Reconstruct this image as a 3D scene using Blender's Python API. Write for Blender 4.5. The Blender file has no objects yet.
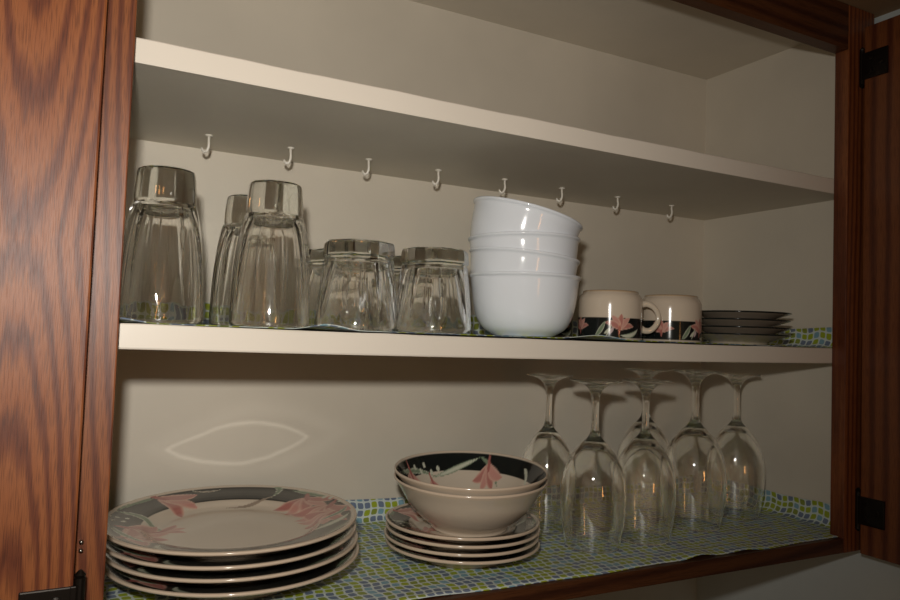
import bpy, bmesh, math
import numpy as np
from mathutils import Vector, Matrix
S = bpy.context.scene
COL = S.collection
PI = math.pi

# ------------------------------------------------------------------ measured room / cabinet numbers (metres)
W, Y0, D = .838, .019, .276          # opening width, face frame thickness, interior depth
ZM, ZU, ZC, T = .2367, .4372, .6712, .019   # middle shelf top, upper shelf underside, cabinet ceiling, shelf thickness
XR, XL = .880, -.030                 # inner faces of the side panels
RB = -.0186                          # underside of bottom rail
RT = .621                            # underside of top rail

# ------------------------------------------------------------------ materials
def srgb(r, g, b):
    f = lambda c: (c/255/12.92) if c/255 <= .04045 else ((c/255+.055)/1.055)**2.4
    return (f(r), f(g), f(b), 1)

def newmat(name):
    m = bpy.data.materials.new(name); m.use_nodes = True
    nt = m.node_tree; b = nt.nodes['Principled BSDF']
    return m, nt, b, (lambda t, **k: mknode(nt, t, **k))

def mknode(nt, t, **k):
    n = nt.nodes.new(t)
    for a, v in k.items():
        if a.startswith('i_'):
            key = a[2:]; key = int(key) if key.isdigit() else key.replace('_', ' ')
            n.inputs[key].default_value = v
        else: setattr(n, a, v)
    return n

def ramp(nt, stops, interp='LINEAR'):
    n = nt.nodes.new('ShaderNodeValToRGB'); cr = n.color_ramp; cr.interpolation = interp
    while len(cr.elements) > 1: cr.elements.remove(cr.elements[-1])
    cr.elements[0].position = stops[0][0]; cr.elements[0].color = stops[0][1]
    for p, c in stops[1:]:
        e = cr.elements.new(p); e.color = c
    return n

def wood(name, along='Z', centre=(0, 0), dark=1.0, glow=.3, FREQ=130.0):
    """oak: long elliptical growth rings (cathedral figure) plus fine pores"""
    m, nt, b, N = newmat(name); L = nt.links.new
    tc = N('ShaderNodeTexCoord')
    mp = N('ShaderNodeMapping')
    if along == 'X': mp.inputs['Rotation'].default_value = (0, PI/2, 0)
    L(tc.outputs['Object'], mp.inputs['Vector'])
    # slow wander of the grain
    wm = N('ShaderNodeMapping'); wm.inputs['Scale'].default_value = (11, 11, 1.7)
    L(mp.outputs[0], wm.inputs['Vector'])
    wn = N('ShaderNodeTexNoise', i_Scale=1.0, i_Detail=2.0); L(wm.outputs[0], wn.inputs['Vector'])
    fm = N('ShaderNodeMapping'); fm.inputs['Scale'].default_value = (200, 200, 9)
    L(mp.outputs[0], fm.inputs['Vector'])
    fn = N('ShaderNodeTexNoise', i_Scale=1.0, i_Detail=3.0); L(fm.outputs[0], fn.inputs['Vector'])
    # elliptical ring distance
    sp = N('ShaderNodeSeparateXYZ'); L(mp.outputs[0], sp.inputs[0])
    z1 = N('ShaderNodeMath', operation='SUBTRACT', i_1=centre[1]); L(sp.outputs['Z'], z1.inputs[0])
    z2 = N('ShaderNodeMath', operation='ABSOLUTE'); L(z1.outputs[0], z2.inputs[0])
    z3 = N('ShaderNodeMath', operation='MULTIPLY_ADD', i_1=.10, i_2=-.10*.36); L(z2.outputs[0], z3.inputs[0])
    x1 = N('ShaderNodeMath', operation='SUBTRACT', i_1=centre[0]); L(sp.outputs['X'], x1.inputs[0])
    cm = N('ShaderNodeCombineXYZ'); L(x1.outputs[0], cm.inputs[0]); L(sp.outputs['Y'], cm.inputs[1]); L(z3.outputs[0], cm.inputs[2])
    ln = N('ShaderNodeVectorMath', operation='LENGTH'); L(cm.outputs[0], ln.inputs[0])
    a = N('ShaderNodeMath', operation='MULTIPLY_ADD', i_1=.022); L(wn.outputs['Fac'], a.inputs[0]); L(ln.outputs['Value'], a.inputs[2])
    a2 = N('ShaderNodeMath', operation='MULTIPLY_ADD', i_1=.0042); L(fn.outputs['Fac'], a2.inputs[0]); L(a.outputs[0], a2.inputs[2])
    sc = N('ShaderNodeMath', operation='MULTIPLY', i_1=FREQ); L(a2.outputs[0], sc.inputs[0])
    fr = N('ShaderNodeMath', operation='FRACT'); L(sc.outputs[0], fr.inputs[0])
    k = dark
    c = lambda r, g, bb: srgb(r*k, g*k, bb*k)
    rp = ramp(nt, [(0, c(112, 52, 24)), (.14, c(122, 60, 28)), (.30, c(158, 88, 44)), (.70, c(164, 94, 48)), (.86, c(132, 68, 34)), (1, c(112, 52, 24))])
    L(fr.outputs[0], rp.inputs['Fac'])
    # pores
    pm = N('ShaderNodeMapping'); pm.inputs['Scale'].default_value = (1500, 1500, 55)
    L(mp.outputs[0], pm.inputs['Vector'])
    pn = N('ShaderNodeTexNoise', i_Scale=1.0, i_Detail=1.0); L(pm.outputs[0], pn.inputs['Vector'])
    pr = ramp(nt, [(.36, (.55, .5, .45, 1)), (.5, (1, 1, 1, 1))]); L(pn.outputs['Fac'], pr.inputs['Fac'])
    mx = N('ShaderNodeMix', data_type='RGBA', blend_type='MULTIPLY'); mx.inputs[0].default_value = .8
    L(rp.outputs[0], mx.inputs[6]); L(pr.outputs[0], mx.inputs[7])
    L(mx.outputs[2], b.inputs['Base Color'])
    b.inputs['Roughness'].default_value = .46; b.inputs['Specular IOR Level'].default_value = .35
    b.inputs['Coat Weight'].default_value = glow; b.inputs['Coat Roughness'].default_value = .38
    bp = N('ShaderNodeBump', i_Strength=.25, i_Distance=.0006); L(pn.outputs['Fac'], bp.inputs['Height'])
    L(bp.outputs[0], b.inputs['Normal'])
    return m

def paint(name, col, rough=.5, var=.06, bump=.08, scale=60):
    m, nt, b, N = newmat(name); L = nt.links.new
    tc = N('ShaderNodeTexCoord')
    n = N('ShaderNodeTexNoise', i_Scale=6.0, i_Detail=4.0); L(tc.outputs['Object'], n.inputs['Vector'])
    c = srgb(*col); lo = tuple(x*(1-var) for x in c[:3])+(1,); hi = tuple(min(1, x*(1+var)) for x in c[:3])+(1,)
    r = ramp(nt, [(.3, lo), (.7, hi)]); L(n.outputs['Fac'], r.inputs['Fac']); L(r.outputs[0], b.inputs['Base Color'])
    n2 = N('ShaderNodeTexNoise', i_Scale=scale, i_Detail=3.0); L(tc.outputs['Object'], n2.inputs['Vector'])
    bp = N('ShaderNodeBump', i_Strength=bump, i_Distance=.002); L(n2.outputs['Fac'], bp.inputs['Height']); L(bp.outputs[0], b.inputs['Normal'])
    b.inputs['Roughness'].default_value = rough
    return m

def china(name, col=None, rough=.12, attr=None):
    m, nt, b, N = newmat(name); L = nt.links.new
    if attr:
        a = N('ShaderNodeAttribute', attribute_name=attr); L(a.outputs['Color'], b.inputs['Base Color'])
    else:
        tc = N('ShaderNodeTexCoord'); n = N('ShaderNodeTexNoise', i_Scale=20.0); L(tc.outputs['Object'], n.inputs['Vector'])
        c = srgb(*col); r = ramp(nt, [(.3, tuple(x*.98 for x in c[:3])+(1,)), (.7, c)]); L(n.outputs['Fac'], r.inputs['Fac']); L(r.outputs[0], b.inputs['Base Color'])
    b.inputs['Roughness'].default_value = rough
    b.inputs['Coat Weight'].default_value = .3; b.inputs['Coat Roughness'].default_value = .05
    return m

def glass(name, tint=(1, 1, 1), gloss=.11, rough=.035):
    """clear refracting glass with a slightly soft surface gloss"""
    m, nt, b, N = newmat(name); L = nt.links.new
    nt.nodes.remove(b); out = nt.nodes['Material Output']
    g = N('ShaderNodeBsdfGlass', i_IOR=1.5, i_Roughness=0.0); g.inputs['Color'].default_value = (*tint, 1)
    gl = N('ShaderNodeBsdfGlossy', i_Roughness=rough); gl.inputs['Color'].default_value = (gloss, gloss, gloss, 1)
    ad = N('ShaderNodeAddShader')
    L(g.outputs[0], ad.inputs[0]); L(gl.outputs[0], ad.inputs[1]); L(ad.outputs[0], out.inputs['Surface'])
    return m

def liner_mat():
    m, nt, b, N = newmat('patterned shelf liner'); L = nt.links.new
    uv = N('ShaderNodeUVMap', uv_map='UVMap')
    sx = N('ShaderNodeSeparateXYZ'); L(uv.outputs[0], sx.inputs[0])
    s = 1/.0092
    # gentle ripple so that the squares lean one way, then the other
    sn = N('ShaderNodeMath', operation='MULTIPLY', i_1=2*PI/.0368); L(sx.outputs['Y'], sn.inputs[0])
    si = N('ShaderNodeMath', operation='SINE'); L(sn.outputs[0], si.inputs[0])
    u1 = N('ShaderNodeMath', operation='MULTIPLY_ADD', i_1=.0016); L(si.outputs[0], u1.inputs[0]); L(sx.outputs['X'], u1.inputs[2])
    sn2 = N('ShaderNodeMath', operation='MULTIPLY', i_1=2*PI/.0368); L(sx.outputs['X'], sn2.inputs[0])
    si2 = N('ShaderNodeMath', operation='SINE'); L(sn2.outputs[0], si2.inputs[0])
    v1 = N('ShaderNodeMath', operation='MULTIPLY_ADD', i_1=.0008); L(si2.outputs[0], v1.inputs[0]); L(sx.outputs['Y'], v1.inputs[2])
    cells = []; fr = []
    for q in (u1, v1):
        a = N('ShaderNodeMath', operation='MULTIPLY', i_1=s); L(q.outputs[0], a.inputs[0])
        f = N('ShaderNodeMath', operation='FLOOR'); L(a.outputs[0], f.inputs[0]); cells.append(f)
        g = N('ShaderNodeMath', operation='FRACT'); L(a.outputs[0], g.inputs[0])
        h = N('ShaderNodeMath', operation='SUBTRACT', i_1=.5); L(g.outputs[0], h.inputs[0])
        p = N('ShaderNodeMath', operation='POWER', i_1=4.0)
        ab = N('ShaderNodeMath', operation='ABSOLUTE'); L(h.outputs[0], ab.inputs[0]); L(ab.outputs[0], p.inputs[0]); fr.append(p)
    ad = N('ShaderNodeMath', operation='ADD'); L(fr[0].outputs[0], ad.inputs[0]); L(fr[1].outputs[0], ad.inputs[1])
    lt = N('ShaderNodeMath', operation='LESS_THAN', i_1=.40**4); L(ad.outputs[0], lt.inputs[0])
    cv = N('ShaderNodeCombineXYZ'); L(cells[0].outputs[0], cv.inputs[0]); L(cells[1].outputs[0], cv.inputs[1])
    wn = N('ShaderNodeTexWhiteNoise', noise_dimensions='2D'); L(cv.outputs[0], wn.inputs['Vector'])
    rp = ramp(nt, [(0, srgb(158, 172, 42)), (.34, srgb(112, 126, 150)), (.66, srgb(128, 166, 182)), (.84, srgb(138, 150, 60))], 'CONSTANT')
    L(wn.outputs['Value'], rp.inputs['Fac'])
    mx = N('ShaderNodeMix', data_type='RGBA'); L(lt.outputs[0], mx.inputs[0])
    mx.inputs[6].default_value = srgb(206, 216, 212); L(rp.outputs[0], mx.inputs[7])
    L(mx.outputs[2], b.inputs['Base Color']); b.inputs['Roughness'].default_value = .45
    return m

M = dict(
    door=wood('oak door', centre=(-.040, .29), dark=.82, glow=.05, FREQ=150.0),
    stile=wood('oak face frame', centre=(.03, .9), dark=.80, glow=.2),
    rail=wood('oak rail', 'X', centre=(.1, .4), dark=.52, glow=.15, FREQ=60.0),
    rdoor=wood('oak right door', centre=(.2, .1), dark=.74, FREQ=55.0),
    cream=paint('cream enamel paint', (209, 200, 184), .5),
    edge=paint('cream shelf edge enamel', (224, 214, 200), .4, .03, .04),
    ply=paint('brown plywood', (120, 86, 58), .7),
    soffit=paint('soffit paint', (150, 118, 84), .8),
    wall=paint('pale blue grey wall paint', (196, 202, 200), .8),
    floor=paint('kitchen floor', (96, 84, 72), .6),
    hinge=paint('dark bronze hinge metal', (30, 24, 19), .38),
    screw=paint('steel screw metal', (150, 146, 138), .3),
    hook=paint('white vinyl hook', (226, 220, 208), .3, .02, 0),
    white=china('white stoneware', (228, 232, 238), .1),
    ware=china('patterned stoneware', attr='Col'),
    cream_ware=china('cream stoneware', (206, 192, 172)),
    glass=glass('clear tumbler glass', (.985, .985, .98)),
    thick=glass('thick clear glass base', (.96, .965, .95)),
    wine=glass('clear wine glass', (.995, .995, .99)),
    stem=glass('solid wine glass stem', (.99, .992, .985)),
    liner=liner_mat(),
    liner_back=paint('liner backing', (205, 205, 190), .6),
)
M['hinge'].node_tree.nodes['Principled BSDF'].inputs['Metallic'].default_value = .6
M['screw'].node_tree.nodes['Principled BSDF'].inputs['Metallic'].default_value = 1

# ------------------------------------------------------------------ object helpers
def link(name, me, mat, parent=None, smooth=False):
    if mat: me.materials.append(mat)
    if smooth: me.shade_smooth()
    o = bpy.data.objects.new(name, me); COL.objects.link(o)
    if parent: o.parent = parent
    return o

def tag(o, label=None, cat=None, group=None, kind=None):
    if label: o['label'] = label
    if cat: o['category'] = cat
    if group: o['group'] = group
    if kind: o['kind'] = kind
    return o

def empty(name, loc=(0, 0, 0)):
    o = bpy.data.objects.new(name, None); o.empty_display_size = .02
    COL.objects.link(o); o.location = loc; return o

def bm_box(bm, x0, x1, y0, y1, z0, z1, bev=0):
    r = bmesh.ops.create_cube(bm, size=1)
    vs = r['verts']
    for v in vs:
        v.co = Vector(((x0+x1)/2+v.co.x*(x1-x0), (y0+y1)/2+v.co.y*(y1-y0), (z0+z1)/2+v.co.z*(z1-z0)))
    if bev:
        es = list({e for v in vs for e in v.link_edges})
        bmesh.ops.bevel(bm, geom=es, offset=bev, segments=2, affect='EDGES', profile=.6)

def box(name, x0, x1, y0, y1, z0, z1, mat, parent=None, bev=0):
    bm = bmesh.new(); bm_box(bm, x0, x1, y0, y1, z0, z1, bev)
    me = bpy.data.meshes.new(name); bm.to_mesh(me); bm.free()
    return link(name, me, mat, parent)

def tube_bm(bm, pts, rads, n=12, flat=1.0, cap=True):
    pts = [Vector(p) for p in pts]; rings = []
    up = None
    for i, p in enumerate(pts):
        t = (pts[min(i+1, len(pts)-1)]-pts[max(i-1, 0)]).normalized()
        if up is None:
            up = Vector((0, 1, 0)) if abs(t.y) < .9 else Vector((1, 0, 0))
        a = t.cross(up).normalized(); b = a.cross(t).normalized(); up = b
        r = rads[i] if hasattr(rads, '__len__') else rads
        rings.append([bm.verts.new(p+a*math.cos(2*PI*k/n)*r+b*math.sin(2*PI*k/n)*r*flat) for k in range(n)])
    for i in range(len(rings)-1):
        for k in range(n):
            bm.faces.new((rings[i][k], rings[i][(k+1) % n], rings[i+1][(k+1) % n], rings[i+1][k]))
    if cap:
        bm.faces.new(rings[0][::-1]); bm.faces.new(rings[-1])

def smooth_profile(pts, sub=4):
    """Catmull-Rom through (r,z[,...]) with doubled points kept sharp"""
    out = []
    n = len(pts)
    for i in range(n-1):
        p0 = np.array(pts[max(i-1, 0)]); p1 = np.array(pts[i]); p2 = np.array(pts[i+1]); p3 = np.array(pts[min(i+2, n-1)])
        for k in range(sub):
            t = k/sub
            q = .5*((2*p1)+(-p0+p2)*t+(2*p0-5*p1+4*p2-p3)*t*t+(-p0+3*p1-3*p2+p3)*t**3)
            out.append(tuple(q))
    out.append(tuple(pts[-1])); return out

def lathe_mesh(name, prof, seg=96, mod=None, color=None):
    """prof: (r,z) list; r==0 ends become poles. mod(theta,i)->radius factor. color(x,y,z,i)->rgb arrays"""
    V = []; Fc = []; rings = []
    ths = np.arange(seg)*2*PI/seg; idx = []
    for i, (r, z) in enumerate(prof):
        if r < 1e-6:
            rings.append([len(V)]); V.append((0, 0, z)); idx.append(i)
        else:
            base = len(V); f = mod(ths, i) if mod is not None else np.ones(seg)
            for th, q in zip(ths, f): V.append((r*q*math.cos(th), r*q*math.sin(th), z)); idx.append(i)
            rings.append(list(range(base, base+seg)))
    for a, b in zip(rings[:-1], rings[1:]):
        for k in range(seg):
            k2 = (k+1) % seg
            if len(a) == 1 and len(b) == 1: continue
            if len(a) == 1: Fc.append((a[0], b[k2], b[k]))
            elif len(b) == 1: Fc.append((a[k], a[k2], b[0]))
            else: Fc.append((a[k], a[k2], b[k2], b[k]))
    me = bpy.data.meshes.new(name); me.from_pydata(V, [], Fc)
    bm = bmesh.new(); bm.from_mesh(me); bmesh.ops.recalc_face_normals(bm, faces=bm.faces); bm.to_mesh(me); bm.free()
    if color is not None:
        A = np.array(V); rgb = color(A[:, 0], A[:, 1], A[:, 2], np.array(idx))
        lin = np.where(rgb <= .04045, rgb/12.92, ((rgb+.055)/1.055)**2.4)
        ca = me.color_attributes.new('Col', 'FLOAT_COLOR', 'POINT')
        ca.data.foreach_set('color', np.concatenate([lin, np.ones((len(V), 1))], 1).astype(np.float32).ravel())
    me.shade_smooth()
    return me

def sharp(me, deg=35):
    me.set_sharp_from_angle(angle=math.radians(deg))
    return me

# ------------------------------------------------------------------ room
tag(box('wall_back', -1.2, .915, .300, .32, -1.3, .90, M['wall']), kind='structure')
tag(box('wall_right', .905, .93, -2.6, .300, -1.3, .90, M['wall']), kind='structure')
tag(box('ceiling', -1.2, .905, -2.6, .300, .681, .70, M['soffit']), kind='structure')
tag(box('floor', -1.2, .905, -2.6, .300, -1.32, -1.3, M['floor']), kind='structure')

# ------------------------------------------------------------------ cabinet
cab = empty('wall_cabinet', (.42, .14, RB))
tag(cab, 'open oak kitchen wall cabinet with cream painted inside and two shelves', 'cabinet')
def part(name, o):
    o.parent = cab; o.matrix_parent_inverse = Matrix.Translation(-cab.location); return o
def cbox(name, *a, mat, bev=0): return part(name, box(name, *a, mat, None, bev))
cbox('back_panel', XL-.012, XR+.008, D, D+.006, -.012, ZC+.006, mat=M['cream'])
cbox('side_panel', XR, XR+.010, Y0, D, -.012, ZC+.006, mat=M['cream'])
cbox('side_panel', XL-.010, XL, Y0, D, -.012, ZC+.006, mat=M['cream'])
cbox('top_panel', XL, XR, Y0, D, ZC, ZC+.006, mat=M['cream'])
cbox('bottom_panel', XL, XR, Y0, D, -.012, -.0012, mat=M['ply'])
cbox('stile', -.052, 0, 0, Y0, RB, .680, mat=M['stile'], bev=.0012)
cbox('stile', W, .891, 0, Y0, RB, .680, mat=M['rail' if 0 else 'stile'], bev=.0012)
cbox('rail', 0, W, .0003, Y0, RT, .680, mat=M['rail'], bev=.0008)
cbox('rail', 0, W, .0003, Y0, RB, -.0006, mat=M['rail'], bev=.0012)

def shelf(z_top, sag, name='shelf'):
    """board with a slight belly in its front edge; the enamelled front edge is a strip of its own"""
    n = 40; bm = bmesh.new(); rows = []
    for i in range(n+1):
        x = XL+(XR-XL)*i/n; u = (x-0)/W; dz = -sag*4*u*(1-u)*(1 if 0 < u < 1 else 0)
        rows.append([bm.verts.new((x, y, z+dz)) for y, z in ((Y0+.002, z_top-T), (Y0+.002, z_top), (D, z_top), (D, z_top-T))])
    for a, b in zip(rows[:-1], rows[1:]):
        for k in range(4): bm.faces.new((a[k], a[(k+1) % 4], b[(k+1) % 4], b[k]))
    bm.faces.new(rows[0]); bm.faces.new(rows[-1][::-1])
    bmesh.ops.recalc_face_normals(bm, faces=bm.faces)
    me = bpy.data.meshes.new(name); bm.to_mesh(me); bm.free()
    o = part(name, link(name, me, M['cream']))
    bm = bmesh.new(); rows = []
    prof = [(Y0+.0021, z_top-T-.0004), (Y0+.0006, z_top-T-.0004), (Y0, z_top-T+.0008), (Y0, z_top-.0008), (Y0+.0006, z_top), (Y0+.0021, z_top)]
    for i in range(n+1):
        x = XL+(XR-XL)*i/n; u = x/W; dz = -sag*4*u*(1-u)*(1 if 0 < u < 1 else 0)
        jz = .00025*math.sin(x*37)+.0002*math.sin(x*91)
        rows.append([bm.verts.new((x, y, z+dz+jz*(k in (3, 4, 5)))) for k, (y, z) in enumerate(prof)])
    for a, b in zip(rows[:-1], rows[1:]):
        for k in range(6): bm.faces.new((a[k], a[(k+1) % 6], b[(k+1) % 6], b[k]))
    bmesh.ops.recalc_face_normals(bm, faces=bm.faces)
    me = bpy.data.meshes.new('shelf_edge'); bm.to_mesh(me); bm.free()
    link('shelf_edge', me, M['edge'], o)
    return o
shelf(ZM-.0006, .0016); shelf(ZU+T, .0012)

# doors: hinge edge at local origin, the inner face looks towards -y (local), door runs along +x
def make_door(name, mat, width, z0, z1, hinge_z, loc, rot, stile_w=.062, side=1):
    """side=+1: door spreads towards local +x, -1: towards local -x. inner face at y=0 facing -y, body behind it"""
    def bx(bm, x0, x1, *r, bev=0):
        if side < 0: x0, x1 = -x1, -x0
        bm_box(bm, x0, x1, *r, bev)
    bm = bmesh.new()
    bx(bm, 0, stile_w, 0, .019, z0, z1, bev=.0015); bx(bm, width-stile_w, width, 0, .019, z0, z1, bev=.0015)
    bx(bm, stile_w, width-stile_w, .0002, .0188, z0, z0+stile_w, bev=.001); bx(bm, stile_w, width-stile_w, .0002, .0188, z1-stile_w, z1, bev=.001)
    me = bpy.data.meshes.new(name); bm.to_mesh(me); bm.free()
    d = link('door', me, mat); d.location = loc; d.rotation_euler = (0, 0, rot)
    bm = bmesh.new(); bx(bm, stile_w-.004, width-stile_w+.004, .005, .013, z0+stile_w-.004, z1-stile_w+.004)
    me = bpy.data.meshes.new('door_panel'); bm.to_mesh(me); bm.free(); link('door_panel', me, mat, d)
    for hz in hinge_z:
        bm = bmesh.new()
        bx(bm, .001, .032, -.0022, .0004, hz-.0175, hz+.0175, bev=.0010)
        bx(bm, -.0022, .002, -.0022, .010, hz-.0175, hz+.0175, bev=.0008)
        s = side
        tube_bm(bm, [(-.004*s, .002, hz-.022), (-.004*s, .002, hz+.022)], .0036, 14)
        tube_bm(bm, [(-.004*s, .002, hz+.021), (-.004*s, .002, hz+.024), (-.004*s, .002, hz+.027)], [.0026, .0038, .001], 14)
        tube_bm(bm, [(-.004*s, .002, hz-.021), (-.004*s, .002, hz-.024), (-.004*s, .002, hz-.027)], [.0026, .0038, .001], 14)
        me = bpy.data.meshes.new('hinge'); bm.to_mesh(me); bm.free(); link('hinge', me, M['hinge'], d)
        bm = bmesh.new()
        for dx, dz in ((.010, .009), (.010, -.009), (.024, 0)):
            tube_bm(bm, [(dx*s, -.0020, hz+dz), (dx*s, -.0031, hz+dz), (dx*s, -.0036, hz+dz)], [.0032, .0030, .0012], 12)
        me = bpy.data.meshes.new('screw'); bm.to_mesh(me); bm.free(); link('screw', me, M['hinge'], d)
    return part('door', d)
# left door swung right round so its inside faces the room; right door stands straight out
make_door('door', M['door'], .43, RB-.010, .634, (.040, .60), (-.0205, -.0235, 0), math.radians(1.5), .085, side=-1)
make_door('door', M['rdoor'], .43, RB-.001, .653, (.0345, .601), (.8610, -.006, 0), math.radians(-91), .058, side=1)
# bright screw heads on the left hinge knuckle
bm = bmesh.new()
for dz in (.0745, .0805):
    bmesh.ops.create_uvsphere(bm, u_segments=12, v_segments=8, radius=.0016, matrix=Matrix.Translation((-.0165, -.0022, dz)))
me = bpy.data.meshes.new('hinge_screw'); bm.to_mesh(me); bm.free(); part('hinge_screw', link('hinge_screw', me, M['screw'], None, True))

# ------------------------------------------------------------------ shelf liners
def liner(name, zb, lip, x0, x1, curls, front):
    """one thin sheet: floor, turned up at the back and along the right side; uv is the unfolded sheet"""
    def wave(x): return .0016*math.sin(x*23+1)+.0011*math.sin(x*51)
    nx, ny = 150, 30
    bm = bmesh.new(); uvl = bm.loops.layers.uv.new('UVMap')
    g = {}
    Yb, Xr = D-.0025, x1-.003
    def lift(x, y):
        t = 0
        for cx, w, h in curls:
            k = max(0, 1-abs(x-cx)/w); e = max(0, 1-(y-front)/.05)
            t += h*(k*k*(3-2*k))*e*e
        return t
    for i in range(nx+1):
        x = x0+(Xr-.010-x0)*i/nx
        for j in range(ny+1):
            yf = front+wave(x); y = yf+(Yb-.010-yf)*j/ny
            g[i, j] = (bm.verts.new((x, y, zb+lift(x, y))), (x, y))
    # back lip: quarter bend then up
    bend = [(math.sin(a), 1-math.cos(a), a) for a in (PI/8, PI/4, 3*PI/8, PI/2)]
    ups = [.012, lip-.010, lip]
    for i in range(nx+1):
        x = x0+(Xr-.010-x0)*i/nx; jj = ny
        for s, c, a in bend:
            jj += 1; g[i, jj] = (bm.verts.new((x, Yb-.010+.010*s, zb+.010*c)), (x, Yb-.010+.010*a))
        for h in ups[1:]:
            jj += 1; hz = h+.0012*math.sin(x*31)
            g[i, jj] = (bm.verts.new((x, Yb, zb+hz)), (x, Yb-.010+.010*PI/2+h-.010))
    JJ = jj
    def quad(a, b, c, d):
        f = bm.faces.new([q[0] for q in (a, b, c, d)])
        for lp, q in zip(f.loops, (a, b, c, d)): lp[uvl].uv = q[1]
    for i in range(nx):
        for j in range(JJ): quad(g[i, j], g[i+1, j], g[i+1, j+1], g[i, j+1])
    # right lip
    r = {}
    for j in range(JJ+1):
        bx_ = g[nx, j]; y = bx_[0].co.y; base = bx_[0].co.z-zb; r[0, j] = bx_; k = 0
        for s, c, a in bend:
            k += 1; r[k, j] = (bm.verts.new((Xr-.010+.010*s, y, max(zb+.010*c, zb+base))), (Xr-.010+.010*a, bx_[1][1]))
        for h in ups[1:]:
            k += 1; r[k, j] = (bm.verts.new((Xr, y, max(zb+h+.0015*math.sin(y*40), zb+base))), (Xr-.010+.010*PI/2+h-.010, bx_[1][1]))
    for k0 in range(k):
        for j in range(ny+1): quad(r[k0, j], r[k0+1, j], r[k0+1, j+1], r[k0, j+1])
    bmesh.ops.recalc_face_normals(bm, faces=bm.faces)
    me = bpy.data.meshes.new(name); bm.to_mesh(me); bm.free()
    o = link(name, me, M['liner'], None, True)
    sm = o.modifiers.new('thick', 'SOLIDIFY'); sm.thickness = .0005; sm.offset = 0
    return o
o = liner('shelf_liner', .0, .028, XL+.004, XR, [(.26, .05, .0015), (.60, .03, .0035), (.67, .03, .002)], .0065)
tag(o, 'blue and green square patterned liner covering the cabinet bottom under the plates', 'shelf liner')
o = liner('shelf_liner', ZM, .026, XL+.004, XR, [(-.0, .03, .004), (.165, .032, .0045), (.46, .055, .004)], Y0+.0012)
tag(o, 'square patterned liner on the middle shelf under the tumblers and cups', 'shelf liner')

# ------------------------------------------------------------------ tumblers (upside down)
def poly(th, n, ph=0):
    a = np.mod(th+ph, 2*PI/n)-PI/n
    return math.cos(PI/n)/np.cos(a)
def tumbler(name, outer, inner, n, wfun, H, zt, flute=0):
    # outer from rim up to the foot, inner from the floor of the hollow down to the rim
    prof = [(0, inner[-1][1])]+inner[::-1]+outer+[(outer[-1][0]*.9, H-.0002), (outer[-1][0]*.72, H-.0016), (0, H-.0022)]
    ni = len(inner)+1
    def mod(th, i):
        z = prof[i][1]; w = wfun(z)*(.35 if i < ni else 1)
        f = 1-w+w*poly(th, n)*1.015
        if i < ni: f = f-flute*w*(1-np.abs(np.cos(th*n/2)))**2      # inner flutes
        return f
    me = sharp(lathe_mesh(name, prof, n*18, mod), 12)
    me.materials.append(M['glass']); me.materials.append(M['thick'])
    for p in me.polygons: p.material_index = int(p.center.z > zt)
    return me
H1 = .1305
tall_outer = smooth_profile([(.0348, .0006), (.0354, .004), (.0353, .018), (.0341, .045), (.0318, .070), (.0288, .090), (.0264, .1000)], 4)+[(.0250, .1015), (.0254, .1035), (.0252, .113), (.0240, .1262), (.0230, .1297), (.0218, H1)]
tall_inner = smooth_profile([(.0338, .0), (.0336, .004), (.0330, .018), (.0312, .045), (.0278, .068), (.0232, .086), (.0190, .0950), (.0185, .0975), (.010, .0980)], 4)
tall = tumbler('tall_tumbler', tall_outer, tall_inner, 10, lambda z: min(1, max(0, (z-.008)/.04))*.95*(1 if z < .1005 else .3), H1, .0995, .03)
short_outer = smooth_profile([(.0388, .0006), (.0396, .004), (.0394, .012), (.0381, .030), (.0358, .052), (.0338, .0675)], 4)+[(.0326, .0692), (.0345, .0706), (.0348, .0720), (.0345, .079), (.0337, .0830), (.0326, .0842)]
short_inner = smooth_profile([(.0372, 0), (.0370, .004), (.0362, .012), (.0335, .030), (.0290, .048), (.0245, .0610), (.0235, .0640), (.014, .0650)], 4)
short = tumbler('short_tumbler', short_outer, short_inner, 8, lambda z: min(1, max(0, (z-.006)/.02)), .0842, .0680, .05)
ZT = ZM+.0006
for (x, y, rz), lb in zip([(.0355, .080, .1), (.129, .079, .35), (.126, .166, .0)],
    ['tall clear glass tumbler upside down on middle shelf against the left stile',
     'tall clear upside down tumbler with an orange streak, in front of another tall tumbler',
     'tall clear upside down tumbler standing half hidden behind another tall tumbler']):
    o = link('tall_tumbler', tall, None)
    o.location = (x, y, ZT); o.rotation_euler = (0, 0, rz)
    tag(o, lb, 'tumbler', 'tall tumblers on the middle shelf')
for (x, y, rz), lb in zip([(.2125, .080, .2), (.296, .082, .5), (.222, .172, .1), (.312, .176, .3)],
    ['short faceted clear tumbler upside down right of the tall tumblers, in the front row',
     'short faceted clear tumbler upside down touching the stack of white bowls',
     'short clear tumbler in the back row, its edge showing between tall and short tumblers',
     'short clear tumbler in the back row, seen in the gap between two short tumblers']):
    o = link('short_tumbler', short, None); o.location = (x, y, ZT); o.rotation_euler = (0, 0, rz)
    tag(o, lb, 'tumbler', 'short tumblers on the middle shelf')

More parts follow.
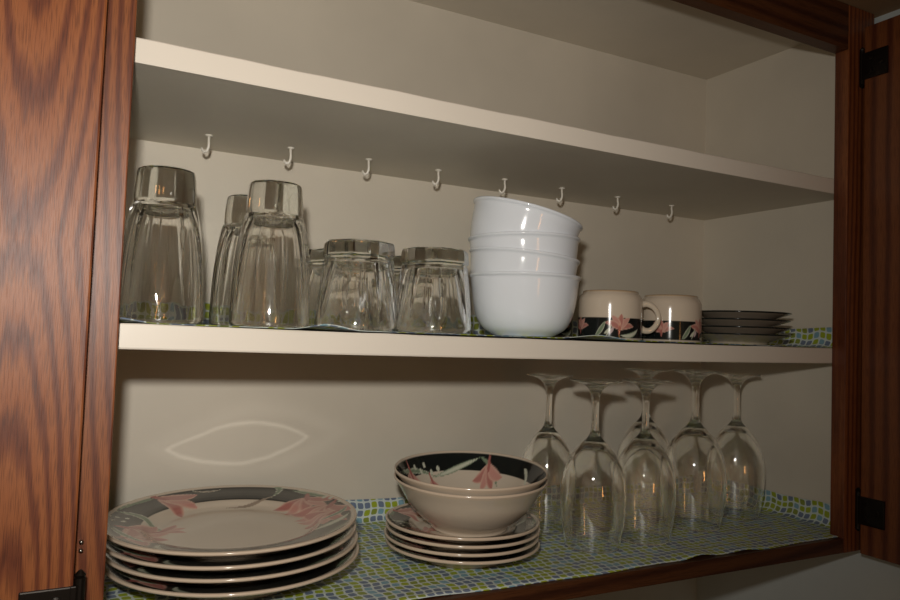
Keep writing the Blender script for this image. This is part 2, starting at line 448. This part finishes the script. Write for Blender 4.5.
# ------------------------------------------------------------------ white bowls
bo = smooth_profile([(0, .0022), (.025, .0022), (.0300, .0002), (.0325, .0002), (.036, .0022), (.0460, .0085), (.0532, .0200), (.0572, .0360), (.0592, .0520), (.0602, .0620), (.0618, .0645), (.0624, .0662), (.0616, .0674)], 4)
bi = smooth_profile([(.0600, .0670), (.0582, .0640), (.0568, .0520), (.0547, .0360), (.0505, .0210), (.0430, .0108), (.030, .0055), (.012, .0048), (0, .0046)], 4)
bowl = lathe_mesh('white_bowl', bo+bi, 128); bowl.materials.append(M['white'])
for (x, y, z, rx, ry), lb in zip([(.4185, .101, .0006, 1.0, 0), (.4155, .102, .0236, 1.0, math.radians(5.0)), (.4165, .102, .0425, 1.01, math.radians(-1)), (.4155, .103, .0715, 1.02, math.radians(13.5))],
    ['plain white bowl at the very bottom of the stack on the middle shelf',
     'plain white bowl second from the bottom, tilted down to the right',
     'plain white bowl directly below the steeply tilted top bowl',
     'plain white bowl on top of the stack, tilted steeply down to the right']):
    o = link('white_bowl', bowl, None)
    o.matrix_world = Matrix.Translation((x, y, ZM+z+.046)) @ Matrix.Rotation(-math.radians(27), 4, 'Z') @ Matrix.Rotation(ry, 4, 'Y') @ Matrix.Translation((0, 0, -.046)) @ Matrix.Diagonal((rx, rx, 1, 1))
    tag(o, lb, 'bowl', 'white bowls stacked on the middle shelf')

# ------------------------------------------------------------------ flower painting
C_ = lambda r, g, b: np.array([r, g, b])/255
CREAM, BLACK = C_(202, 187, 168), C_(22, 26, 26)
PINK, ROSE, SAGE, PALE, TAUPE = C_(196, 142, 130), C_(164, 100, 92), C_(118, 132, 108), C_(196, 196, 176), C_(150, 134, 118)
def stroke(rgb, x, y, pts, w, col, edge=None, taper=.7, soft=.15):
    p0, p1, p2 = [np.array(p, float) for p in pts]
    t = np.linspace(0, 1, 34); q = ((1-t)**2)[:, None]*p0+(2*t*(1-t))[:, None]*p1+(t**2)[:, None]*p2
    ww = w*np.sin(PI*np.clip(t, .02, .98))**taper
    best = np.full(x.shape, 9.)
    for (a, b), k in zip(q, ww):
        best = np.minimum(best, np.hypot(x-a, y-b)/k)
    al = np.clip((1-best)/soft, 0, 1)[:, None]
    c = np.broadcast_to(col, rgb.shape).copy()
    if edge is not None:
        e = np.clip((best-.45)/.4, 0, 1)[:, None]; c = c*(1-e)+edge*e
    rgb[:] = rgb*(1-al)+c*al
def lily(rgb, x, y, cx, cy, s, d, pet=5):
    """lily seen from the side, opening towards angle d"""
    for k in range(pet):
        a = d+(k-(pet-1)/2)*.62; b = d+(k-(pet-1)/2)*.30
        tip = (cx+s*math.cos(a), cy+s*math.sin(a)); mid = (cx+.5*s*math.cos(b), cy+.5*s*math.sin(b))
        stroke(rgb, x, y, [(cx, cy), mid, tip], s*.23, PINK if k % 2 else ROSE*.6+PINK*.4, edge=C_(206, 166, 148))
    stroke(rgb, x, y, [(cx-s*.35*math.cos(d), cy-s*.35*math.sin(d)), (cx, cy), (cx+.3*s*math.cos(d), cy+.3*s*math.sin(d))], s*.09, ROSE)
def plate_color(R, in0=.70, in1=.955, bowlish=False, rot=0):
    def f(X, Y, Z, idx):
        c, s = math.cos(rot), math.sin(rot)
        x, y = (X*c+Y*s)/R, (-X*s+Y*c)/R; r = np.hypot(x, y)
        rgb = np.tile(CREAM, (len(x), 1))
        top = f.top(idx)
        m = (r > in0) & (r < in1) & top
        rgb[m] = BLACK
        deco = rgb.copy()
        if not bowlish:
            # right hand spray
            stroke(deco, x, y, [(.42, .90), (.70, .80), (.46, .60)], .035, SAGE, PALE)
            stroke(deco, x, y, [(.50, .62), (.30, .56), (.05, .62)], .018, TAUPE)
            stroke(deco, x, y, [(.66, .66), (.80, .50), (.93, .22)], .03, SAGE, PALE)
            lily(deco, x, y, .74, .42, .30, -1.9)
            lily(deco, x, y, .86, .10, .34, -2.3)
            lily(deco, x, y, .82, -.12, .30, -2.8)
            stroke(deco, x, y, [(.95, -.05), (.86, -.2), (.66, -.22)], .03, SAGE, PALE)
            stroke(deco, x, y, [(.90, -.25), (.72, -.45), (.44, -.50)], .045, PALE, SAGE)
            stroke(deco, x, y, [(.80, -.5), (.7, -.62), (.5, -.78)], .03, SAGE)
            for a, b in ((.86, .32), (.90, .26), (.62, .74), (.94, .12)): stroke(deco, x, y, [(a, b), (a+.01, b), (a+.02, b+.01)], .022, PALE)
            # left hand spray
            stroke(deco, x, y, [(-.86, .42), (-.62, .40), (-.50, .02)], .042, SAGE, PALE)
            stroke(deco, x, y, [(-.86, .42), (-.72, .66), (-.42, .84)], .020, SAGE)
            lily(deco, x, y, -.50, .78, .34, -.45, 3)
            stroke(deco, x, y, [(-.20, .93), (-.06, .86), (.06, .92)], .018, TAUPE, PALE)
            lily(deco, x, y, -.80, .02, .32, -.5)
            lily(deco, x, y, -.84, -.28, .30, .1)
            lily(deco, x, y, -.55, .10, .20, .2, 3)
            stroke(deco, x, y, [(-.93, .1), (-.86, -.2), (-.70, -.42)], .03, SAGE, PALE)
            stroke(deco, x, y, [(-.6, -.5), (-.72, -.62), (-.5, -.82)], .03, PALE, SAGE)
            for a, b in ((-.86, .28), (-.9, .2), (-.82, .18), (-.92, .30), (-.79, .26)): stroke(deco, x, y, [(a, b), (a+.01, b), (a+.02, b+.01)], .02, PALE)
        else:
            def P(r_, deg): return (r_*math.cos(math.radians(deg)), r_*math.sin(math.radians(deg)))
            stroke(deco, x, y, [P(.93, 150), P(.98, 118), P(.80, 98)], .024, SAGE, PALE)
            stroke(deco, x, y, [P(.80, 104), P(.92, 74), P(.94, 52)], .026, PALE, SAGE)
            stroke(deco, x, y, [P(.94, 52), P(.92, 40), P(.72, 30)], .025, SAGE)
            lily(deco, x, y, *P(.88, 128), .26, math.radians(-66), 4)
            lily(deco, x, y, *P(.78, 104), .20, math.radians(-75), 3)
            lily(deco, x, y, *P(.90, 44), .25, math.radians(-128), 4)
            stroke(deco, x, y, [P(.90, 165), P(.80, 150), P(.70, 130)], .03, PALE, SAGE)
            stroke(deco, x, y, [P(.92, 8), P(.9, 0), P(.78, -6)], .02, PALE)
            for a, b in ((.86, 112), (.9, 106), (.84, 100), (.9, 118), (.86, 92)): stroke(deco, x, y, [P(a, b), P(a, b+1), P(a, b+2)], .022, PALE)
        use = top & (r < .965)
        rgb[use] = deco[use]
        rgb[r > .975] = C_(206, 186, 164)
        return rgb
    return f

def ware(name, top_prof, bot_prof, R, seg=420, sub_top=1, **k):
    prof = bot_prof+top_prof; nb = len(bot_prof)
    f = plate_color(R, **k); f.top = lambda idx: idx >= nb
    return lathe_mesh(name, prof, seg, None, f)
def dense(pts, step):
    out = []
    for a, b in zip(pts[:-1], pts[1:]):
        n = max(1, int(math.hypot(b[0]-a[0], b[1]-a[1])/step))
        for k in range(n): out.append((a[0]+(b[0]-a[0])*k/n, a[1]+(b[1]-a[1])*k/n))
    out.append(pts[-1]); return out
def plate(name, R, h, ct, **k):
    foot = R*.56
    bot = smooth_profile([(0, .003), (foot*.9, .003), (foot*.97, 0), (foot*1.03, 0), (foot*1.10, .0035), (R*.74, h*.42), (R*.90, h*.72), (R*.985, h-.0030), (R, h-.0012)], 4)
    top = dense(smooth_profile([(R*.997, h), (R*.975, h+.0002), (R*.92, h-.0022), (R*.72, h-.0065 if h > .018 else h-.005), (R*.62, ct+.0006), (R*.50, ct), (R*.2, ct), (0, ct)], 4), .0012)
    return ware(name, top, bot, R, **k)

RS = math.radians
def settle(o, x, y, z, lean, spin):
    '''stand o at x,y,z with its far rim raised by lean degrees'''
    o.matrix_world = Matrix.Translation((x, y, z)) @ Matrix.Rotation(RS(lean), 4, Vector((.886, -.463, 0))) @ Matrix.Rotation(spin, 4, 'Z')
dinner = plate('dinner_plate', .1165, .0245, .0104); dinner.materials.append(M['ware'])
names = ['patterned dinner plate at the bottom of the big left stack',
         'patterned dinner plate second from the bottom of the big left stack',
         'patterned dinner plate just below the top one of the big left stack',
         'black rimmed dinner plate with pink lilies on top of the big left stack']
for k, lb in enumerate(names):
    o = link('dinner_plate', dinner, None)
    settle(o, .1165+[.0035, .0025, -.0005, 0][k], .131+[-.001, .001, -.0008, 0][k], .0022+k*.0108, 1.4, [.15, -.2, .1, 0][k])
    tag(o, lb, 'plate', 'dinner plates stacked on the cabinet bottom')
salad = plate('side_plate', .0830, .0172, .0070); salad.materials.append(M['ware'])
names = ['small patterned side plate at the bottom of the stack under the soup bowls',
         'small patterned side plate second from the bottom under the soup bowls',
         'small patterned side plate just below the topmost side plate',
         'small black rimmed side plate with the lower soup bowl standing on it']
for k, lb in enumerate(names):
    o = link('side_plate', salad, None)
    settle(o, .3545+[.001, -.0008, .0008, 0][k], .111, .0006+k*.0076, 0, [.1, -.15, .3, .2][k])
    tag(o, lb, 'plate', 'side plates stacked under the soup bowls')
Rb = .0826
sb_bot = smooth_profile([(0, .003), (.036, .003), (.0385, 0), (.0415, 0), (.0435, .004), (.055, .012), (.067, .024), (.0755, .037), (.0815, .0450), (Rb, .0465)], 4)
sb_top = dense(smooth_profile([(Rb*.998, .0478), (Rb*.980, .0480), (.0775, .0425), (.0715, .0335), (.0625, .0220), (.050, .0110), (.036, .0070), (.015, .0066), (0, .0066)], 4), .0011)
sb_bot = [(a, b*1.12) for a, b in sb_bot]; sb_top = [(a, b*1.12) for a, b in sb_top]
soup = ware('soup_bowl', sb_top, sb_bot, Rb, bowlish=True, in0=.835, in1=.965); soup.materials.append(M['ware'])
for k, lb in enumerate(['cream soup bowl resting on the side plates, below another bowl', 'soup bowl with black inner rim and pink flowers, upper of the two stacked']):
    o = link('soup_bowl', soup, None)
    settle(o, .3610, .1075, .0006+3*.0076+.0092+k*.0074, 3.6, [2.5, 0][k])
    tag(o, lb, 'bowl', 'soup bowls stacked on the side plates')

# ------------------------------------------------------------------ saucers
def sauc_color(X, Y, Z, idx):
    r = np.hypot(X, Y)/.064; rgb = np.tile(CREAM*.93, (len(X), 1)); top = idx >= sauc_color.nb
    rgb[(r > .72) & top] = BLACK; rgb[(r > .965)] = BLACK*1.3
    return rgb
sc_bot = smooth_profile([(0, .003), (.030, .003), (.033, 0), (.036, 0), (.038, .003), (.050, .0075), (.060, .0108), (.064, .0122)], 4)
sc_top = dense(smooth_profile([(.0638, .0134), (.0615, .0133), (.052, .0098), (.040, .0062), (.030, .0060), (.024, .0082), (.0215, .0060), (0, .0058)], 3), .002)
sauc_color.nb = len(sc_bot)
sauc = lathe_mesh('saucer', sc_bot+sc_top, 128, None, sauc_color); sauc.materials.append(M['ware'])
names = ['dark rimmed saucer at the bottom of the stack, on the shelf liner right of cups',
         'dark rimmed saucer second from the bottom of the stack beside the cups',
         'dark rimmed saucer just under the topmost saucer beside the cups',
         'dark rimmed saucer on top of the stack at right end of middle shelf']
for k, lb in enumerate(names):
    o = link('saucer', sauc, None); o.location = (.761+[0, .0015, -.001, .001][k], .1, ZT+[0, .0092, .0190, .0286][k])
    tag(o, lb, 'saucer', 'saucers stacked on the middle shelf')

# ------------------------------------------------------------------ cups (upside down)
CR = .0366
def cup_color(X, Y, Z, idx):
    th = np.arctan2(Y, X); out = idx >= cup_color.n0
    rgb = np.tile(CREAM, (len(X), 1))
    band = (Z < .0242) & (Z > .0012) & out
    rgb[band] = BLACK
    rgb[(Z > .0535) & out] = C_(176, 150, 118)
    d = rgb.copy(); u0 = CR*th
    per = 2*PI*CR/2
    for rep in range(-2, 3):
        u = u0-rep*per
        lily(d, u, Z, .001, .0110, .0175, 1.45, 5)
        stroke(d, u, Z, [(.003, .005), (.016, .002), (.026, .012)], .0030, PALE, SAGE)
        stroke(d, u, Z, [(-.026, .003), (-.020, .009), (-.015, .020)], .0028, SAGE, PALE)
        stroke(d, u, Z, [(-.014, .003), (-.010, .010), (-.008, .016)], .0010, PALE)
        stroke(d, u, Z, [(-.010, .006), (-.007, .010), (-.006, .014)], .0018, C_(190, 170, 170))
        stroke(d, u, Z, [(-.016, .006), (-.013, .008), (-.011, .012)], .0014, PALE)
        lily(d, u, Z, -.050, .0100, .0150, 1.6, 5)
    rgb[out] = d[out]
    return rgb
c_in = smooth_profile([(0, .0475), (.020, .0472), (.0285, .0435), (.0325, .036), (.0335, .020), (.0338, .002), (.0350, .0)], 4)
c_out = dense(smooth_profile([(.0360, .0), (CR, .0012), (CR, .012), (CR, .028), (.0365, .040), (.0358, .0465), (.0336, .0510), (.0318, .0528)], 3), .0009)+[(.0316, .0550), (.0304, .0557), (.0290, .0550), (.0282, .0530), (0, .0530)]
cup_color.n0 = len(c_in)
cupm = lathe_mesh('cup', c_in+c_out, 400, None, cup_color); cupm.materials.append(M['ware'])
bm = bmesh.new()
hp = smooth_profile([(.0355, .0415), (.0430, .0425), (.0510, .0385), (.0560, .0300), (.0550, .0205), (.0480, .0125), (.0405, .0115), (.0355, .0145)], 4)
tube_bm(bm, [(a, 0, b) for a, b in hp], [.0040-.0009*math.sin(PI*i/(len(hp)-1)) for i in range(len(hp))], 16, .75)
hme = bpy.data.meshes.new('handle'); bm.to_mesh(hme); bm.free(); hme.shade_smooth(); hme.materials.append(M['cream_ware'])
for (x, y, face, hand), lb in zip([(.5245, .080, -115, -27), (.6185, .080, -72, 100), (.490, .166, -90, 150)],
    ['upside down patterned cup touching the next cup with its handle, beside the bowls',
     'upside down cup with black lily band standing next to the saucers',
     'upside down patterned cup mostly hidden behind the white bowls']):
    e = empty('cup', (x, y, ZT)); tag(e, lb, 'cup', 'patterned cups on the middle shelf')
    b = link('cup_body', cupm, None, e); b.rotation_euler = (0, 0, RS(face))
    h = link('handle', hme, None, e); h.rotation_euler = (0, 0, RS(hand))

# ------------------------------------------------------------------ wine glasses (upside down, open at the bottom)
wo = smooth_profile([(.0312, .0), (.0316, .001), (.0335, .012), (.0360, .030), (.0374, .050), (.0368, .066), (.0335, .084), (.0262, .100), (.0165, .1125), (.0085, .1205), (.0052, .1275), (.0042, .136), (.0040, .152), (.0045, .164), (.0070, .1730), (.0130, .1795), (.0220, .1830), (.0300, .1846)], 5)+[(.0308, .1852), (.0306, .1860)]
wo += smooth_profile([(.0300, .1864), (.020, .1864), (.008, .1856), (0, .1852)], 3)
wi = smooth_profile([(0, .1115), (.006, .1110), (.0145, .1070), (.0243, .0965), (.0318, .0820), (.0354, .0655), (.0361, .050), (.0348, .030), (.0324, .012), (.0305, .001)], 5)
wine = lathe_mesh('wine_glass', wi+wo, 112); wine.materials.append(M['wine']); wine.materials.append(M['stem'])
for p in wine.polygons: p.material_index = int(p.center.z > .108)
for (x, y, s, w), lb in zip([(.5060, .170, 1.02, .93), (.5130, .088, 1.015, 1), (.5915, .090, 1.015, 1), (.686, .192, 1.06, 1.06), (.7000, .115, 1.075, 1.08), (.8060, .140, 1.045, 1.02)],
    ['upside down wine glass furthest left, partly hidden behind the soup bowls',
     'upside down wine glass in front, second from the left end',
     'upside down wine glass third from left, with another glass close behind it',
     'upside down wine glass at the back, hidden behind the middle glasses',
     'taller upside down wine glass standing second from the right wall',
     'upside down wine glass furthest right, nearest the cabinet side wall']):
    o = link('wine_glass', wine, None); o.location = (x, y, .0008); o.scale = (w, w, s)
    tag(o, lb, 'wine glass', 'wine glasses standing on the cabinet bottom')

# ------------------------------------------------------------------ cup hooks
bm = bmesh.new()
tube_bm(bm, [(0, 0, 0), (0, 0, -.0012), (0, 0, -.0022)], [.0048, .0046, .0020], 16)
tube_bm(bm, [(0, 0, -.001), (0, 0, -.007), (.0004, -.001, -.011), (.0002, -.0005, -.015), (-.0015, 0, -.0195), (-.0045, 0, -.0212), (-.0072, 0, -.0190), (-.0080, 0, -.0160)], [.0017, .0015, .0016, .0017, .0018, .0019, .0018, .0012], 12)
hk = bpy.data.meshes.new('cup_hook'); bm.to_mesh(hk); bm.free(); hk.shade_smooth(); hk.materials.append(M['hook'])
where = ['small white cup hook nearest the left stile, above the leftmost tall tumbler', 'white cup hook above the pair of tall tumblers, second from left',
         'white cup hook above the first short tumbler, third from left', 'white cup hook just left of the white bowls, fourth from left',
         'white cup hook closely above the tilted top bowl, fifth from left', 'white cup hook just right of the bowl stack, sixth from left',
         'white cup hook above the cups, second from the right', 'white cup hook nearest the back right corner, last in the row']
for k, ((x, y), lb) in enumerate(zip([(.088, .208), (.175, .207), (.266, .204), (.357, .205), (.449, .200), (.539, .201), (.636, .203), (.741, .207)], where)):
    o = link('cup_hook', hk, None); o.scale = (.85,)*3; u = x/W; o.location = (x, y, ZU-.0012*4*u*(1-u)-.0002)
    o.rotation_euler = (0, 0, -.35+.1*math.sin(k*2.3))
    tag(o, lb, 'hook', 'cup hooks under the upper shelf')

# ------------------------------------------------------------------ camera and light
Cp = Vector((-.0338, -.58424, .23677))
F = Vector((.463107, .885074, .046644)); R = Vector((.884702, -.464791, .035661)); U = Vector((-.053242, -.024751, .998275))
cam = bpy.data.cameras.new('camera'); cam.sensor_width = 36; cam.lens = 729.2/900*36; cam.clip_start = .01
co = bpy.data.objects.new('camera', cam); COL.objects.link(co)
co.matrix_world = Matrix(((R.x, U.x, -F.x, Cp.x), (R.y, U.y, -F.y, Cp.y), (R.z, U.z, -F.z, Cp.z), (0, 0, 0, 1)))
S.camera = co

GL = (-.06, -.586, .318); GC = (.1515, .1030, .077, .0225, .06)
fl = bpy.data.lights.new('camera flash', 'SPOT'); fl.shadow_soft_size = .014
fl.spot_size = RS(132); fl.spot_blend = 1.0
fl.energy = 14.5; fl.color = (1, .96, .885)
fo = bpy.data.objects.new('camera_flash', fl); COL.objects.link(fo)
fp = Cp+U*.085-R*.022
aim = (F*1.0-R*.30+U*.08).normalized()
fo.location = fp; fo.rotation_euler = aim.to_track_quat('-Z', 'Y').to_euler()

# added spot beside the flash imitates its plate reflection on the back panel
gb = bpy.data.lights.new('added glint spot', 'SPOT'); gb.spot_size = RS(75); gb.spot_blend = .2; gb.shadow_soft_size = .002; gb.energy = 5.0; gb.color = (1, .97, .92)
gb.use_nodes = True; nt = gb.node_tree; em = nt.nodes['Emission']
def mth(op, a, b=None, c=None):
    n = nt.nodes.new('ShaderNodeMath'); n.operation = op
    for i, v in enumerate((a, b, c)):
        if v is None: continue
        if isinstance(v, (int, float)): n.inputs[i].default_value = v
        else: nt.links.new(v, n.inputs[i])
    return n.outputs[0]
tc = nt.nodes.new('ShaderNodeTexCoord'); sp = nt.nodes.new('ShaderNodeSeparateXYZ'); nt.links.new(tc.outputs['Normal'], sp.inputs[0])
az = mth('ABSOLUTE', sp.outputs[2])
gu = mth('DIVIDE', sp.outputs[0], az); gv = mth('DIVIDE', sp.outputs[1], az)
gx = mth('MULTIPLY_ADD', gu, D-GL[1], GL[0]); gz = mth('MULTIPLY_ADD', gv, D-GL[1], GL[2])     # where the ray meets the back panel
nz = nt.nodes.new('ShaderNodeTexNoise'); nz.inputs['Scale'].default_value = 18; nt.links.new(tc.outputs['Normal'], nz.inputs['Vector'])
jit = mth('MULTIPLY_ADD', nz.outputs['Fac'], .5, -.25)
def lens(cx, cz, hw, hh, slope, wdt, gain):
    xx = mth('DIVIDE', mth('SUBTRACT', gx, cx), hw)
    zz = mth('DIVIDE', mth('SUBTRACT', mth('SUBTRACT', gz, cz), mth('MULTIPLY', mth('SUBTRACT', gx, cx), slope)), hh)
    q = mth('ADD', mth('ADD', mth('ABSOLUTE', zz), mth('MULTIPLY', xx, xx)), jit)
    d = mth('DIVIDE', mth('SUBTRACT', q, 1.0), wdt)
    ring = mth('POWER', 2.718, mth('MULTIPLY', mth('MULTIPLY', d, d), -1.0))
    fill = mth('MULTIPLY', mth('LESS_THAN', q, 1.0), .10)
    return mth('MULTIPLY', mth('ADD', ring, fill), gain)
tot = mth('ADD', lens(GC[0], GC[1], GC[2], GC[3], GC[4], .075, 1.15), lens(GC[0]+.015, GC[1]+.004, GC[2]*1.35, GC[3]*1.5, GC[4], .30, .22))
nt.links.new(tot, em.inputs['Strength'])
go = bpy.data.objects.new('added_glint_spot', gb); COL.objects.link(go); go.location = GL; go.rotation_euler = (PI/2, 0, 0)

lp = bpy.data.lights.new('warm room lamp', 'AREA'); lp.shape = 'RECTANGLE'; lp.size = .05; lp.size_y = .40
lp.energy = .8; lp.color = (1, .42, .12)
lo = bpy.data.objects.new('room_lamp', lp); COL.objects.link(lo); lo.location = (.25, -2.3, .1)
lo.rotation_euler = (Vector((.3, .1, .2))-Vector((.25, -2.3, .1))).to_track_quat('-Z', 'Y').to_euler()

w = bpy.data.worlds.new('dim kitchen'); S.world = w; w.use_nodes = True
w.node_tree.nodes['Background'].inputs[0].default_value = (1, .72, .45, 1)
w.node_tree.nodes['Background'].inputs[1].default_value = .10

S.view_settings.view_transform = 'Standard'; S.view_settings.look = 'None'
S.view_settings.exposure = 0; S.view_settings.gamma = 1
S.cycles.max_bounces = 20; S.cycles.transmission_bounces = 20; S.cycles.transparent_max_bounces = 32; S.cycles.glossy_bounces = 8
S.cycles.use_denoising = True
S.cycles.sample_clamp_indirect = 4.0
